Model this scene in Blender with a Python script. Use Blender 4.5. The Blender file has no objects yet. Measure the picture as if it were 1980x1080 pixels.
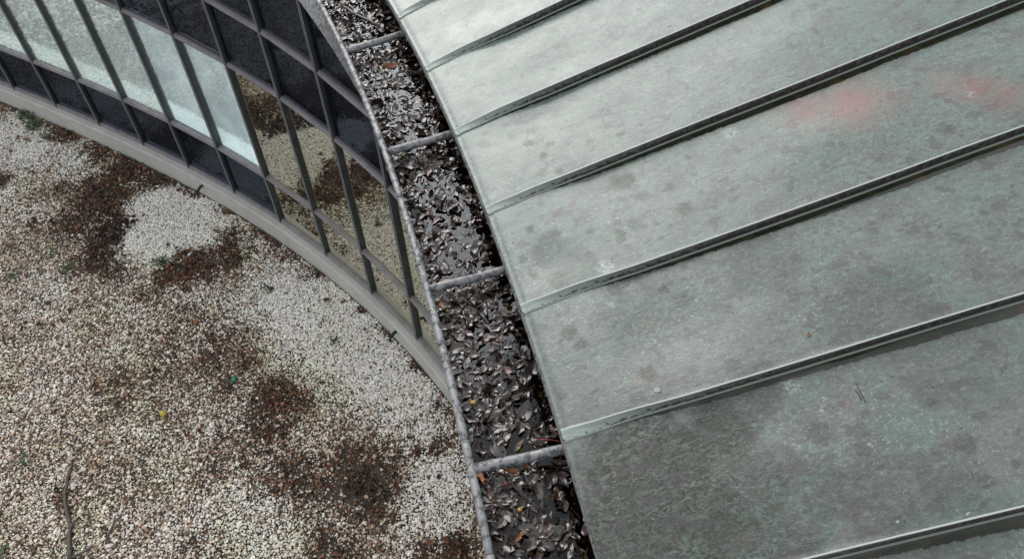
import bpy, bmesh, math, random
import numpy as np
from mathutils import Vector, Matrix
sc = bpy.context.scene
COL = sc.collection
rng = np.random.default_rng(7)
random.seed(7)

# ------------------------------------------------------------------ camera
CZ = 6.4
FPX = 1517.29; PITCH = 0.90596; ROLL = -0.070978
def cam_axes():
    c, s = math.cos(PITCH), math.sin(PITCH)
    F = np.array([0, c, -s]); R0 = np.array([1., 0, 0]); U0 = np.cross(R0, F)
    cr, sr = math.cos(ROLL), math.sin(ROLL)
    return F, cr*R0 + sr*U0, -sr*R0 + cr*U0
CF, CR, CU = cam_axes()
cam_d = bpy.data.cameras.new('camera')
cam = bpy.data.objects.new('camera', cam_d); COL.objects.link(cam)
M = Matrix(((CR[0], CU[0], -CF[0], 0), (CR[1], CU[1], -CF[1], 0), (CR[2], CU[2], -CF[2], CZ), (0, 0, 0, 1)))
cam.matrix_world = M
cam_d.sensor_width = 36; cam_d.lens = FPX/1980*36
cam_d.clip_start = 0.05; cam_d.clip_end = 500
sc.camera = cam

# ------------------------------------------------------------------ sky, sun, exposure
SUN_EL = math.radians(38); SUN_AZ = math.radians(-20)      # azimuth from +Y towards +X
world = bpy.data.worlds.new('World'); sc.world = world; world.use_nodes = True
wn = world.node_tree.nodes; wl = world.node_tree.links
bg = wn['Background']; bg.inputs['Strength'].default_value = 0.115
sky = wn.new('ShaderNodeTexSky'); sky.sky_type = 'NISHITA'; sky.sun_disc = False
sky.sun_elevation = SUN_EL; sky.sun_rotation = SUN_AZ
sky.air_density = 1.0; sky.dust_density = 3.0; sky.ozone_density = 1.0
# overcast: the blue of the clear sky is taken out, a light even cloud deck stays
hsv = wn.new('ShaderNodeHueSaturation'); hsv.inputs['Saturation'].default_value = 0.22
wl.new(sky.outputs[0], hsv.inputs['Color'])
cloud = wn.new('ShaderNodeMixRGB'); cloud.inputs['Fac'].default_value = 0.55
cloud.inputs['Color2'].default_value = (7.6, 8.0, 8.2, 1)
wl.new(hsv.outputs[0], cloud.inputs['Color1'])
# soft cloud structure over the whole sky
wtc = wn.new('ShaderNodeTexCoord'); wno = wn.new('ShaderNodeTexNoise')
wno.inputs['Scale'].default_value = 2.2; wno.inputs['Detail'].default_value = 3
wl.new(wtc.outputs['Generated'], wno.inputs['Vector'])
wr = wn.new('ShaderNodeMapRange'); wr.inputs[1].default_value = .3; wr.inputs[2].default_value = .7
wr.inputs[3].default_value = .55; wr.inputs[4].default_value = 1.45
wl.new(wno.outputs['Fac'], wr.inputs[0])
wm = wn.new('ShaderNodeMixRGB'); wm.blend_type = 'MULTIPLY'; wm.inputs['Fac'].default_value = 1
wl.new(cloud.outputs[0], wm.inputs['Color1']); wl.new(wr.outputs[0], wm.inputs['Color2'])
wl.new(wm.outputs[0], bg.inputs['Color'])
sd = bpy.data.lights.new('sun', 'SUN'); sd.energy = 1.15; sd.angle = math.radians(46); sd.color = (1, .97, .93)
sun = bpy.data.objects.new('sun', sd); COL.objects.link(sun)
dirv = Vector((math.sin(SUN_AZ)*math.cos(SUN_EL), math.cos(SUN_AZ)*math.cos(SUN_EL), math.sin(SUN_EL)))
sun.rotation_euler = dirv.to_track_quat('Z', 'Y').to_euler(); sun.location = (0, 0, 30)
sc.view_settings.view_transform = 'Standard'; sc.view_settings.look = 'None'
sc.view_settings.exposure = 0.62; sc.view_settings.gamma = 1; sc.view_settings.use_curve_mapping = False

# ------------------------------------------------------------------ place: plan of the ring-shaped building
FC = np.array([-13.20162, -6.33988]); RK = 16.1584; RF = 16.2499; HK = .27066
Z1, Z2, Z3, Z4 = .91647, 2.25074, 2.87796, 3.52
GC = np.array([-12.98121, -0.70604]); RGO = 12.90025; ZG = 3.76776; RE = 13.25737; ZE = 3.90472
PH0, DPH, D2 = 1.12328, -.0463704, .0136839
PS0, DPS, S2 = .355344, -.0411616, -.049533
LEAN, LEAN2 = .0469186, -.0366872
SL = .203887
def _poly(t, c2, c3, lim):
    tc = np.clip(t, -lim, lim)
    v = c2*tc*tc*10 + c3*tc**3*100
    d = 2*c2*tc*10 + 3*c3*tc*tc*100
    return v + d*(t-tc)
def rf(a): return _poly(a-(PH0+5*DPH), -.0264275, .115573, .3)
def rg(a): return _poly(a-(PS0+3*DPS), .18492, -.0462011, .36)
def ma(k): return PH0 + k*DPH + D2*.01*(k-5)**2
def sa(k): return PS0 + k*DPS + S2*.01*(k-3)**2
def fac(a, dr, z):
    """point on the glass front: dr metres behind (+) its foot line at height z"""
    a = np.asarray(a, float); k = (a-PH0)/DPH
    kk = np.clip(k, -2, 11)
    ln = (LEAN + LEAN2*(kk-5)*.1)*(z-HK)
    r = RF + rf(a) + dr + ln
    return np.stack([FC[0]+r*np.cos(a), FC[1]+r*np.sin(a), np.zeros_like(a)+z], -1)
def ker(a, dr, z):
    a = np.asarray(a, float); r = RK + rf(a) + dr
    return np.stack([FC[0]+r*np.cos(a), FC[1]+r*np.sin(a), np.zeros_like(a)+z], -1)
def gut(a, dr, z):
    """point by the gutter; dr metres from its outer rim, towards the roof +"""
    a = np.asarray(a, float); r = RGO + rg(a) + dr
    return np.stack([GC[0]+r*np.cos(a), GC[1]+r*np.sin(a), np.zeros_like(a)+z], -1)
def at(px, py, z):
    """point of the place seen at this spot of the photograph, on the level z"""
    d = CF + CR*(px-990)/FPX - CU*(py-540)/FPX
    t = (z-CZ)/d[2]
    return np.array([0, 0, CZ]) + d*t

# ------------------------------------------------------------------ helpers
def props(o, label=None, cat=None, group=None, kind=None):
    if label: o['label'] = label
    if cat: o['category'] = cat
    if group: o['group'] = group
    if kind: o['kind'] = kind
    return o
def mesh(name, V, F, mat=None, parent=None, smooth=False, uv=None):
    me = bpy.data.meshes.new(name)
    V = np.asarray(V, float).reshape(-1, 3)
    me.from_pydata(V.tolist(), [], [list(map(int, f)) for f in F])
    if mat: me.materials.append(mat)
    if smooth: me.polygons.foreach_set('use_smooth', [True]*len(me.polygons))
    if uv is not None:
        l = me.uv_layers.new(name='UVMap'); vi = np.zeros(len(me.loops), int)
        me.loops.foreach_get('vertex_index', vi)
        l.data.foreach_set('uv', np.asarray(uv, float)[vi].ravel())
    me.update()
    o = bpy.data.objects.new(name, me); COL.objects.link(o)
    if parent: o.parent = parent
    return o
def link_mesh(name, me, parent=None, loc=None):
    o = bpy.data.objects.new(name, me); COL.objects.link(o)
    if parent: o.parent = parent
    if loc is not None: o.location = loc
    return o
def grid_faces(n, m, closed=False):
    F = []
    for i in range(n-1):
        for j in range(m if closed else m-1):
            F.append((i*m+j, i*m+(j+1) % m, (i+1)*m+(j+1) % m, (i+1)*m+j))
    return F
def sweep(rows, caps=True):
    """rows: n x m x 3, closed cross-sections"""
    rows = np.asarray(rows, float); n, m, _ = rows.shape
    F = grid_faces(n, m, True)
    if caps: F += [tuple(range(m))[::-1], tuple((n-1)*m+j for j in range(m))]
    return rows.reshape(-1, 3), F
def box_pts(c, ax, ay, az, h):
    c = np.array(c, float)
    return [c + sx*h[0]*ax + sy*h[1]*ay + sz*h[2]*az for sx in (-1, 1) for sy in (-1, 1) for sz in (-1, 1)]
BOXF = [(0, 1, 3, 2), (4, 6, 7, 5), (0, 4, 5, 1), (2, 3, 7, 6), (0, 2, 6, 4), (1, 5, 7, 3)]
def tube(path, rad, n=8, wob=0):
    path = np.asarray(path, float); N = len(path)
    rad = np.broadcast_to(np.asarray(rad, float), (N,))
    rows = []
    for i in range(N):
        t = path[min(i+1, N-1)] - path[max(i-1, 0)]; t /= np.linalg.norm(t)
        up = np.array([0, 0, 1.]) if abs(t[2]) < .9 else np.array([1., 0, 0])
        s = np.cross(t, up); s /= np.linalg.norm(s); u = np.cross(s, t)
        an = np.arange(n)/n*2*math.pi
        rr = rad[i]*(1+wob*rng.normal(size=n))
        rows.append(path[i] + np.outer(rr*np.cos(an), s) + np.outer(rr*np.sin(an), u))
    return sweep(rows)
def empty(name, loc, **kw):
    o = bpy.data.objects.new(name, None); COL.objects.link(o); o.location = loc
    o.empty_display_size = .2
    return props(o, **kw)
def vnoise(x, y, seed=0):
    """smooth value noise, numpy"""
    def h(i, j):
        n = (i*374761393 + j*668265263 + seed*982451653) & 0x7fffffff
        n = ((n ^ (n >> 13))*1274126177) & 0x7fffffff
        return ((n ^ (n >> 16)) & 0xffff)/65535.
    xi = np.floor(x).astype(np.int64); yi = np.floor(y).astype(np.int64)
    fx = x-xi; fy = y-yi; fx = fx*fx*(3-2*fx); fy = fy*fy*(3-2*fy)
    return (h(xi, yi)*(1-fx)+h(xi+1, yi)*fx)*(1-fy) + (h(xi, yi+1)*(1-fx)+h(xi+1, yi+1)*fx)*fy
def fbm(x, y, seed=0, o=4):
    s = 0; a = .5; tot = 0
    for i in range(o):
        s = s + a*vnoise(x*2**i, y*2**i, seed+i); tot += a; a *= .5
    return s/tot

# ------------------------------------------------------------------ materials
class NT:
    def __init__(s, name):
        s.m = bpy.data.materials.new(name); s.m.use_nodes = True
        s.t = s.m.node_tree; s.n = s.t.nodes; s.p = s.n['Principled BSDF']; s.out = s.n['Material Output']
    def new(s, t, **kw):
        o = s.n.new(t)
        for k, v in kw.items():
            if k in o.inputs: o.inputs[k].default_value = v
            else: setattr(o, k, v)
        return o
    def l(s, a, b): s.t.links.new(a, b)
    def coord(s, kind='Object'):
        return s.new('ShaderNodeTexCoord').outputs[kind]
    def noise(s, vec, scale, detail=4, rough=.55, stretch=None, dist=0):
        if stretch:
            mp = s.new('ShaderNodeMapping'); mp.inputs['Scale'].default_value = stretch
            s.l(vec, mp.inputs['Vector']); vec = mp.outputs[0]
        n = s.new('ShaderNodeTexNoise'); n.inputs['Scale'].default_value = scale
        n.inputs['Detail'].default_value = detail; n.inputs['Roughness'].default_value = rough
        n.inputs['Distortion'].default_value = dist
        s.l(vec, n.inputs['Vector']); return n.outputs['Fac']
    def rng(s, v, a, b, c=0, d=1):
        r = s.new('ShaderNodeMapRange'); r.inputs[1].default_value = a; r.inputs[2].default_value = b
        r.inputs[3].default_value = c; r.inputs[4].default_value = d; s.l(v, r.inputs[0]); return r.outputs[0]
    def mix(s, f, a, b, mode='MIX'):
        m = s.new('ShaderNodeMixRGB', blend_type=mode)
        for k, v in (('Fac', f), ('Color1', a), ('Color2', b)):
            if isinstance(v, (int, float)): m.inputs[k].default_value = v
            elif isinstance(v, tuple): m.inputs[k].default_value = v if len(v) == 4 else (*v, 1)
            else: s.l(v, m.inputs[k])
        return m.outputs[0]
    def math(s, op, a, b=0., c=None):
        m = s.new('ShaderNodeMath', operation=op)
        for i, v in enumerate((a, b, c)):
            if v is None: continue
            if isinstance(v, (int, float)): m.inputs[i].default_value = v
            else: s.l(v, m.inputs[i])
        return m.outputs[0]
    def bump(s, h, strength=.3, dist=.01, prev=None):
        b = s.new('ShaderNodeBump'); b.inputs['Strength'].default_value = strength; b.inputs['Distance'].default_value = dist
        s.l(h, b.inputs['Height'])
        if prev is not None: s.l(prev, b.inputs['Normal'])
        return b.outputs[0]
    def set(s, **kw):
        for k, v in kw.items():
            k = k.replace('_', ' ')
            if isinstance(v, (int, float)): s.p.inputs[k].default_value = v
            elif isinstance(v, tuple): s.p.inputs[k].default_value = v if len(v) == 4 else (*v, 1)
            else: s.l(v, s.p.inputs[k])

# patinated wet copper of the roof pans. UV = (metres from the upper seam, metres from the eave)
def mat_copper():
    t = NT('patinated_copper'); co = t.coord(); 
    uv = t.new('ShaderNodeUVMap'); sep = t.new('ShaderNodeSeparateXYZ'); t.l(uv.outputs[0], sep.inputs[0])
    du, rr = sep.outputs[0], sep.outputs[1]
    UV = uv.outputs[0]
    big = t.noise(co, 3.4, 6, .62, None, .4)
    med = t.noise(UV, 9, 5, .62, (1.6, .7, 1), .3)
    stre = t.noise(UV, 22, 6, .7, (1.8, .6, 1), .6)
    fine = t.noise(co, 160, 3, .6)
    grit = t.noise(co, 420, 2, .6)
    oi = t.new('ShaderNodeObjectInfo')
    base = t.mix(t.rng(big, .42, .58), (.092, .136, .118), (.122, .122, .116))
    low = t.rng(t.noise(co, 1.1, 3, .5), .4, .6)
    sy = t.new('ShaderNodeSeparateXYZ'); t.l(co, sy.inputs[0])        # the older, greener sheets lie further round the ring
    gy = t.math('ADD', sy.outputs[1], t.rng(big, .35, .65, -.5, .5))
    base = t.mix(t.rng(gy, 1.1, 3.1, .0, .75), base, (.118, .178, .150))
    base = t.mix(t.rng(med, .47, .60, 0, .6), base, (.078, .070, .076))
    mot = t.noise(UV, 60, 6, .78, (1.2, .8, 1), .9)
    base = t.mix(t.math('MULTIPLY', t.rng(mot, .47, .60), t.rng(low, 0, 1, .25, .7)), base, (.060, .062, .056))
    base = t.mix(t.rng(mot, .46, .36, 0, .5), base, (.21, .27, .245))
    base = t.mix(t.rng(stre, .5, .75, 0, .6), base, (.150, .205, .180))
    fl = t.noise(co, 85, 4, .55, None, 1.2)
    flm = t.noise(co, 3.2, 3, .6)
    base = t.mix(t.math('MULTIPLY', t.rng(fl, .58, .66), t.math('MULTIPLY', t.rng(flm, .45, .62, .05, .8), t.rng(rr, .2, 2.2, 1, .25))), base, (.30, .38, .34))
    dk = t.noise(UV, 42, 7, .8, (1.4, .8, 1), 1.2)
    at_ = t.new('ShaderNodeAttribute', attribute_name='stain')
    sp = t.new('ShaderNodeSeparateColor'); t.l(at_.outputs['Color'], sp.inputs[0])
    red, dirt, pale = sp.outputs[0], sp.outputs[1], sp.outputs[2]
    base = t.mix(t.math('MULTIPLY', t.rng(dk, .45, .53), t.rng(dirt, 0, .8, .05, 1.)), base, (.030, .030, .022))
    base = t.mix(t.math('MULTIPLY', dirt, t.rng(med, .35, .6, .1, .6)), base, (.05, .054, .046))
    spot = t.noise(co, 17, 2, .5)
    base = t.mix(t.rng(spot, .61, .64, 0, .65), base, (.062, .056, .062))
    base = t.mix(t.math('MULTIPLY', red, t.rng(mot, .35, .6, 1.25, .6)), base, (.215, .10, .088))
    base = t.mix(t.math('MULTIPLY', pale, t.rng(fl, .46, .54)), base, (.42, .47, .46))
    base = t.mix(t.rng(fine, .45, .7, .0, .6), base, (.085, .09, .085))
    base = t.mix(t.rng(t.noise(co, 38, 2, .5), .70, .72, 0, .7), base, (.045, .042, .042))
    base = t.mix(t.rng(grit, .66, .72, 0, .7), base, (.4, .42, .4))
    # wet algae gutterlet along the foot of each seam
    wn_ = t.noise(UV, 30, 4, .7, (1, .8, 1)); wb = t.noise(UV, 3.2, 3, .5, (1, 1, 1))
    w = t.math('MULTIPLY', t.rng(rr, .15, 1.3, .004, .040), t.rng(wb, .3, .7, .8, 1.15))
    edge = t.math('ADD', w, t.rng(wn_, .3, .7, -.006, .006))
    edge = t.math('ADD', edge, .0065)
    a = t.math('SUBTRACT', edge, du)
    strip = t.rng(a, 0., .0025)
    strip = t.math('MULTIPLY', strip, t.rng(at_.outputs['Alpha'], 0, 1))
    alg = t.mix(t.rng(stre, .45, .6), (.012, .013, .007), (.026, .030, .014))
    alg = t.mix(t.rng(t.noise(UV, 5, 2), .6, .7, 0, .6), alg, (.075, .04, .014))
    base = t.mix(strip, base, alg)
    # joints
    bumpv = t.math('ADD', t.math('MULTIPLY', fine, .5), t.math('ADD', t.math('MULTIPLY', stre, 1.2), t.math('MULTIPLY', fl, .7)))
    dry = t.math('SUBTRACT', 1., strip); bumpv = t.math('MULTIPLY', bumpv, dry)
    n1 = t.bump(bumpv, .4, .003)
    rough = t.rng(t.noise(co, 7, 4, .6), .35, .7, .24, .42)
    rough = t.mix(strip, rough, (.08, .08, .08))
    t.set(Base_Color=base, Roughness=rough, Normal=n1, Metallic=0.0)
    t.p.inputs['IOR'].default_value = 1.38
    t.l(t.math('MULTIPLY', .40, t.math('SUBTRACT', 1., t.math('MULTIPLY', dirt, .85))), t.p.inputs['Coat Weight']); t.l(t.rng(dirt, 0, 1, .5, .2), t.p.inputs['Specular IOR Level']); t.l(t.mix(strip, t.rng(med, .35, .65, .08, .22), (.02, .02, .02)), t.p.inputs['Coat Roughness']); t.p.inputs['Coat IOR'].default_value = 1.5
    n2 = t.bump(t.math('MULTIPLY', t.math('ADD', t.math('MULTIPLY', stre, .3), t.math('MULTIPLY', fl, .8)), dry), .25, .002); t.l(n2, t.p.inputs['Coat Normal'])
    return t.m
def mat_seam():
    t = NT('seam_copper'); uv = t.new('ShaderNodeUVMap').outputs[0]
    sep = t.new('ShaderNodeSeparateXYZ'); t.l(uv, sep.inputs[0])
    h, rr = sep.outputs[0], sep.outputs[1]            # h = 0 at foot .. 1 at top
    n = t.noise(uv, 40, 4, .7, (.05, 1, 1), .2)
    n2 = t.noise(uv, 13, 5, .7, (.16, 1, 1))
    ge = t.new('ShaderNodeNewGeometry'); gs = t.new('ShaderNodeSeparateXYZ'); t.l(ge.outputs['Normal'], gs.inputs[0])
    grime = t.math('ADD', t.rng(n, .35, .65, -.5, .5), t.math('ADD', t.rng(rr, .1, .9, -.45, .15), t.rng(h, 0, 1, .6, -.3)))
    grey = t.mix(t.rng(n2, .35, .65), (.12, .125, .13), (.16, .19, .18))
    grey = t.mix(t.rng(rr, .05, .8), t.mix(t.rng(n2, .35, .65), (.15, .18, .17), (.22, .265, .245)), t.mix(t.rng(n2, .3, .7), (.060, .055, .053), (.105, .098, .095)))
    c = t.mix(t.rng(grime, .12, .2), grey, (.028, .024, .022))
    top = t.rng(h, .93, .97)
    c = t.mix(top, c, (.36, .38, .38))  # highlight along the seam's top edge, put into the colour
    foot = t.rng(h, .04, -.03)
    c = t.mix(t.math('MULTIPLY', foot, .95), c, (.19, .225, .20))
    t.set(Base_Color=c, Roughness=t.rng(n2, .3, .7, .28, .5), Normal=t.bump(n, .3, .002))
    return t.m
def mat_zinc(name, base=(.30, .30, .31), blot=.6, dark=(.07, .07, .072), rough=.42):
    t = NT(name); co = t.coord()
    a = t.noise(co, 42, 4, .6, None, .4); b = t.noise(co, 7, 4, .6); g = t.noise(co, 260, 2)
    c = t.mix(t.rng(b, .35, .65), base, tuple(x*1.35 for x in base))
    c = t.mix(t.rng(a, .50, .57, 0, blot), c, dark)
    c = t.mix(t.rng(g, .5, .75, 0, .4), c, tuple(x*1.5 for x in base))
    t.set(Base_Color=c, Roughness=rough, Normal=t.bump(t.math('ADD', a, g), .35, .002))
    t.p.inputs['Metallic'].default_value = .15
    return t.m
def mat_plain(name, c1, c2, scale=8, rough=.6, bump=.2, bscale=60, spec=.5):
    t = NT(name); co = t.coord()
    a = t.noise(co, scale, 5, .6); b = t.noise(co, bscale, 4, .6)
    c = t.mix(t.rng(a, .35, .65), c1, c2)
    c = t.mix(t.rng(b, .4, .75, 0, .35), c, tuple(x*.55 for x in c1))
    t.set(Base_Color=c, Roughness=rough, Normal=t.bump(b, bump, .004))
    t.p.inputs['Specular IOR Level'].default_value = spec
    return t.m
def mat_glass(name, refl, tint, rcol=(1, 1, 1), wob=.15, dust=.05):
    t = NT(name); t.n.remove(t.p); co = t.coord()
    gl = t.new('ShaderNodeBsdfGlossy'); gl.inputs['Roughness'].default_value = .018; gl.inputs['Color'].default_value = (*rcol, 1)
    tr = t.new('ShaderNodeBsdfTransparent'); tr.inputs['Color'].default_value = (*tint, 1)
    fr = t.new('ShaderNodeFresnel'); fr.inputs['IOR'].default_value = 1.5
    n = t.bump(t.noise(co, 1.3, 1, .4), wob*.35, .02); t.l(n, gl.inputs['Normal'])
    f = t.math('ADD', t.math('MULTIPLY', fr.outputs[0], 1 - refl), refl)
    bk = t.new('ShaderNodeNewGeometry').outputs['Backfacing']          # the pane's rear face adds nothing of its own
    f = t.math('MULTIPLY', f, t.math('SUBTRACT', 1., bk))
    t.l(t.mix(bk, tint, (1, 1, 1)), tr.inputs['Color'])
    # film of dust and dried rain
    df = t.new('ShaderNodeBsdfDiffuse'); df.inputs['Color'].default_value = (.32, .32, .31, 1)
    mx = t.new('ShaderNodeMixShader'); t.l(f, mx.inputs[0]); t.l(tr.outputs[0], mx.inputs[1]); t.l(gl.outputs[0], mx.inputs[2])
    m2 = t.new('ShaderNodeMixShader'); t.l(t.rng(t.noise(co, 6, 5, .7), .35, .75, 0, dust), m2.inputs[0])
    t.l(mx.outputs[0], m2.inputs[1]); t.l(df.outputs[0], m2.inputs[2]); t.l(m2.outputs[0], t.out.inputs[0])
    return t.m
COPPER = mat_copper(); SEAM = mat_seam()
ZINC = mat_zinc('weathered_zinc', (.165, .167, .175), .85, (.035, .035, .037))
ZINC_WALL = mat_zinc('zinc_wall', (.16, .16, .168), .35, (.05, .05, .05), .5)
CONC = mat_plain('kerb_concrete', (.40, .39, .36), (.47, .46, .43), 5, .8, .3, 70)
COPING = mat_plain('coping_stone', (.19, .175, .165), (.27, .25, .24), 9, .75, .3, 60)
_n = COPING.node_tree; _oi = _n.nodes.new('ShaderNodeObjectInfo'); _h = _n.nodes.new('ShaderNodeHueSaturation'); _mr = _n.nodes.new('ShaderNodeMapRange')
_mr.inputs[3].default_value = .65; _mr.inputs[4].default_value = 1.3; _n.links.new(_oi.outputs['Random'], _mr.inputs[0]); _n.links.new(_mr.outputs[0], _h.inputs['Value'])
_src = _n.nodes['Principled BSDF'].inputs['Base Color'].links[0].from_socket; _n.links.new(_src, _h.inputs['Color']); _n.links.new(_h.outputs[0], _n.nodes['Principled BSDF'].inputs['Base Color'])
FIN = mat_plain('frame_fin', (.24, .25, .26), (.33, .335, .34), 14, .3, .05, 90)
ALU = mat_plain('frame_aluminium', (.028, .033, .038), (.048, .055, .060), 12, .32, .05, 90)
ALU_SKYLIT = mat_plain('frame_skylit', (.17, .155, .165), (.24, .22, .23), 10, .35, .08, 90)  # paler copy of the frame: sky light on transom tops put into the colour
DARK = mat_plain('dark_lining', (.02, .02, .022), (.028, .03, .034), 4, .8, .1)
BOARD = mat_plain('black_spandrel', (.010, .012, .018), (.018, .020, .027), 5, .6, .1)
SOFFIT = mat_plain('soffit_board', (.12, .12, .12), (.14, .14, .14), 5, .8, .1)
GL_DARK = mat_glass('spandrel_glass', .02, (.6, .6, .65), (.36, .46, .62), .15, .004)
GL_PALE2 = mat_glass('clear_glass_grey', .36, (.84, .89, .89), (.97, 1, .97))
GL_PALE = mat_glass('clear_glass', .20, (.90, .95, .97), (.9, .97, 1))
GL_MIR = mat_glass('solar_glass', .62, (.5, .55, .45), (.95, .92, .78))
def mat_glow_panel():
    t = NT('pale_glow_panel'); co = t.coord(); sep = t.new('ShaderNodeSeparateXYZ'); t.l(co, sep.inputs[0])
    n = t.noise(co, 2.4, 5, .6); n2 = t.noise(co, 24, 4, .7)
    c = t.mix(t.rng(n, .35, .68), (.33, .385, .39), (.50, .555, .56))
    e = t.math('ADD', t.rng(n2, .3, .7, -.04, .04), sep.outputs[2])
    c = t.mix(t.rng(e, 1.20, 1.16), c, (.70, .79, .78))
    t.set(Base_Color=c, Roughness=.7, Emission_Color=c); t.p.inputs['Emission Strength'].default_value = .42; return t.m  # added glow: bright interior and gravel reflection put into this panel's colour
GLOW_PANEL = mat_glow_panel()
def mat_water():
    t = NT('gutter_water'); t.n.remove(t.p); co = t.coord()
    gl = t.new('ShaderNodeBsdfGlossy'); gl.inputs['Roughness'].default_value = .03; gl.inputs['Color'].default_value = (.86, .93, 1, 1)
    tr = t.new('ShaderNodeBsdfTransparent'); tr.inputs['Color'].default_value = (.50, .40, .26, 1)
    fr = t.new('ShaderNodeFresnel'); fr.inputs['IOR'].default_value = 1.42
    n = t.bump(t.noise(co, 22, 3, .6), .35, .004); t.l(n, gl.inputs['Normal'])
    mx = t.new('ShaderNodeMixShader'); t.l(fr.outputs[0], mx.inputs[0]); t.l(tr.outputs[0], mx.inputs[1]); t.l(gl.outputs[0], mx.inputs[2])
    t.l(mx.outputs[0], t.out.inputs[0]); return t.m
WATER = mat_water()
def mat_leaf(name, c1, c2, rough=.22, coat=.5, inst=False):
    t = NT(name); co = t.coord(); oi = t.new('ShaderNodeObjectInfo')
    a = t.noise(co, 45, 4, .6)
    r = oi.outputs['Random']
    if inst:
        at_ = t.new('ShaderNodeAttribute', attribute_name='col', attribute_type='INSTANCER'); c = at_.outputs['Color']
    else:
        c = t.mix(r, c1, c2)
    c = t.mix(t.rng(a, .4, .7, 0, .6), c, tuple(x*.4 for x in c1))
    t.set(Base_Color=c, Roughness=t.rng(a, .3, .7, rough*.7, rough*1.4), Normal=t.bump(t.noise(co, 120, 3), .25, .002))
    t.p.inputs['Coat Weight'].default_value = coat; t.p.inputs['Coat Roughness'].default_value = .08
    return t.m
LEAF_BLACK = mat_leaf('sodden_leaf', (.012, .0078, .0062), (.044, .029, .023), .24, .6)
LEAF_RED = mat_leaf('wet_red_brown_leaf', (.045, .018, .013), (.085, .042, .03), .3, .3)
LEAF_GREY = mat_leaf('pale_grey_leaf', (.050, .038, .036), (.105, .076, .070), .3, .5)
LEAF_ORANGE = mat_leaf('orange_leaf', (.22, .085, .03), (.30, .12, .05), .45, .1)
LEAF_GREEN = mat_leaf('green_leaf', (.16, .24, .02), (.22, .30, .03), .4, .1)
WEED = mat_leaf('weed_leaf', (.035, .075, .018), (.05, .10, .02), .5, .1)
SLUDGE = mat_plain('sludge', (.010, .008, .006), (.022, .016, .010), 30, .45, .8, 90)
BARK = mat_plain('wet_bark', (.045, .035, .028), (.09, .072, .06), 30, .55, .6, 120)
BARK_GREY = mat_plain('grey_bark', (.10, .09, .085), (.17, .155, .15), 30, .45, .6, 120)
def simple(name, c, rough=.5):
    t = NT(name); t.set(Base_Color=t.mix(t.rng(t.noise(t.coord(), 90, 3), .35, .65), c, tuple(x*.7 for x in c)), Roughness=rough); return t.m
GREEN = simple('green_plastic', (.0, .22, .09), .35); YELLOW = simple('yellow_plastic', (.50, .42, .06), .45)
WHITE = simple('white_pebble', (.68, .68, .66), .5); SEED = simple('ochre_seed', (.42, .25, .06), .4); RED = simple('red_berry', (.30, .05, .03), .35)
SEED_DARK = simple('dark_seed', (.03, .024, .02), .2); LICHEN = simple('lichen', (.30, .33, .32), .7)

# ------------------------------------------------------------------ ground
def mat_ground():
    t = NT('ground_soil'); co = t.coord()
    a = t.noise(co, 1.2, 5, .6); b = t.noise(co, 60, 4, .7)
    c = t.mix(t.rng(a, .35, .65), (.03, .022, .015), (.055, .042, .03))
    c = t.mix(t.rng(b, .5, .62, 0, .6), c, (.20, .18, .155))
    t.set(Base_Color=c, Roughness=.85, Normal=t.bump(b, .8, .02)); return t.m
n = 61
gx = np.linspace(-1, 1, n); gx = np.sign(gx)*np.abs(gx)**2.2*160
X, Y = np.meshgrid(gx, gx, indexing='ij')
V = np.stack([X.ravel(), Y.ravel()+3, np.zeros(n*n)], -1)
props(mesh('ground', V, grid_faces(n, n), mat_ground()), kind='structure')

# gravel: white and tan chips, leaf mould showing through; fields are laid out in metres on the ground
def blobs(L):
    return [(at(x, y, 0)[:2], r*.86/190., s) for x, y, r, s in L]
LITTER = blobs([(60,232,38,.8),(120,262,45,1),(190,290,50,1),(255,325,60,1),(310,345,50,.9),(370,375,36,1),(430,415,30,1),(200,385,75,1.1),
    (150,430,60,.8),(235,440,60,1.3),(215,475,55,1.1),(180,500,45,.7),(235,520,40,.6),(375,480,60,1.),(420,465,50,1),(340,530,50,.85),(450,505,30,.8),(400,520,40,.8),
    (300,560,50,.35),(340,650,70,.3),(420,680,60,.5),(360,620,50,.35),(470,690,50,.45),(600,528,34,.8),(540,450,30,.6),(515,560,14,.9),(632,580,18,.8),(560,500,36,.5),
    (540,780,52,.9),(515,820,44,.75),(580,775,30,.4),(690,930,66,.95),(730,950,60,.9),(640,930,50,.6),(560,940,60,.6),(500,950,45,.5),(760,900,40,.5),(850,865,26,1),(820,872,26,.7),
    (880,1060,38,1),(840,1070,40,.7),(640,1060,50,.55),(540,1040,40,.4),(430,1065,40,.4),(885,950,22,.8),(0,350,22,1),(20,480,22,.4),(585,690,16,.9),(440,740,22,.7),(230,750,50,.35),(300,800,30,.3),
    (120,960,22,.5),(400,1040,40,.4),(800,720,24,.7),(760,690,22,.4),(740,640,18,.5),(700,600,16,.5),(835,790,24,.5),(120,365,24,.6),(70,440,30,.35),(10,650,30,.3),(650,705,16,.5),
    (330,720,60,.3),(480,860,60,.3),(420,930,50,.3),(250,900,60,.2)])
PALE = blobs([(325,430,105,1.7),(370,440,75,1.5),(285,455,60,1.5),(420,420,55,1.),(290,400,45,1.1),(600,600,95,1.1),(540,565,70,.9),(660,660,95,1.1),(720,715,90,1.1),(780,760,75,1.),(650,600,70,1),(770,690,50,.9),(490,590,50,.7),
    (60,290,70,.9),(20,250,60,.9),(150,300,45,.6),(700,620,50,.8),(820,830,40,.8),(850,930,55,.8),(820,960,50,.7),(770,700,50,.8),(470,1000,70,.5),(540,1060,50,.4),(860,1000,40,.7),(620,520,0.1,.1),(560,640,70,.5)])
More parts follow.
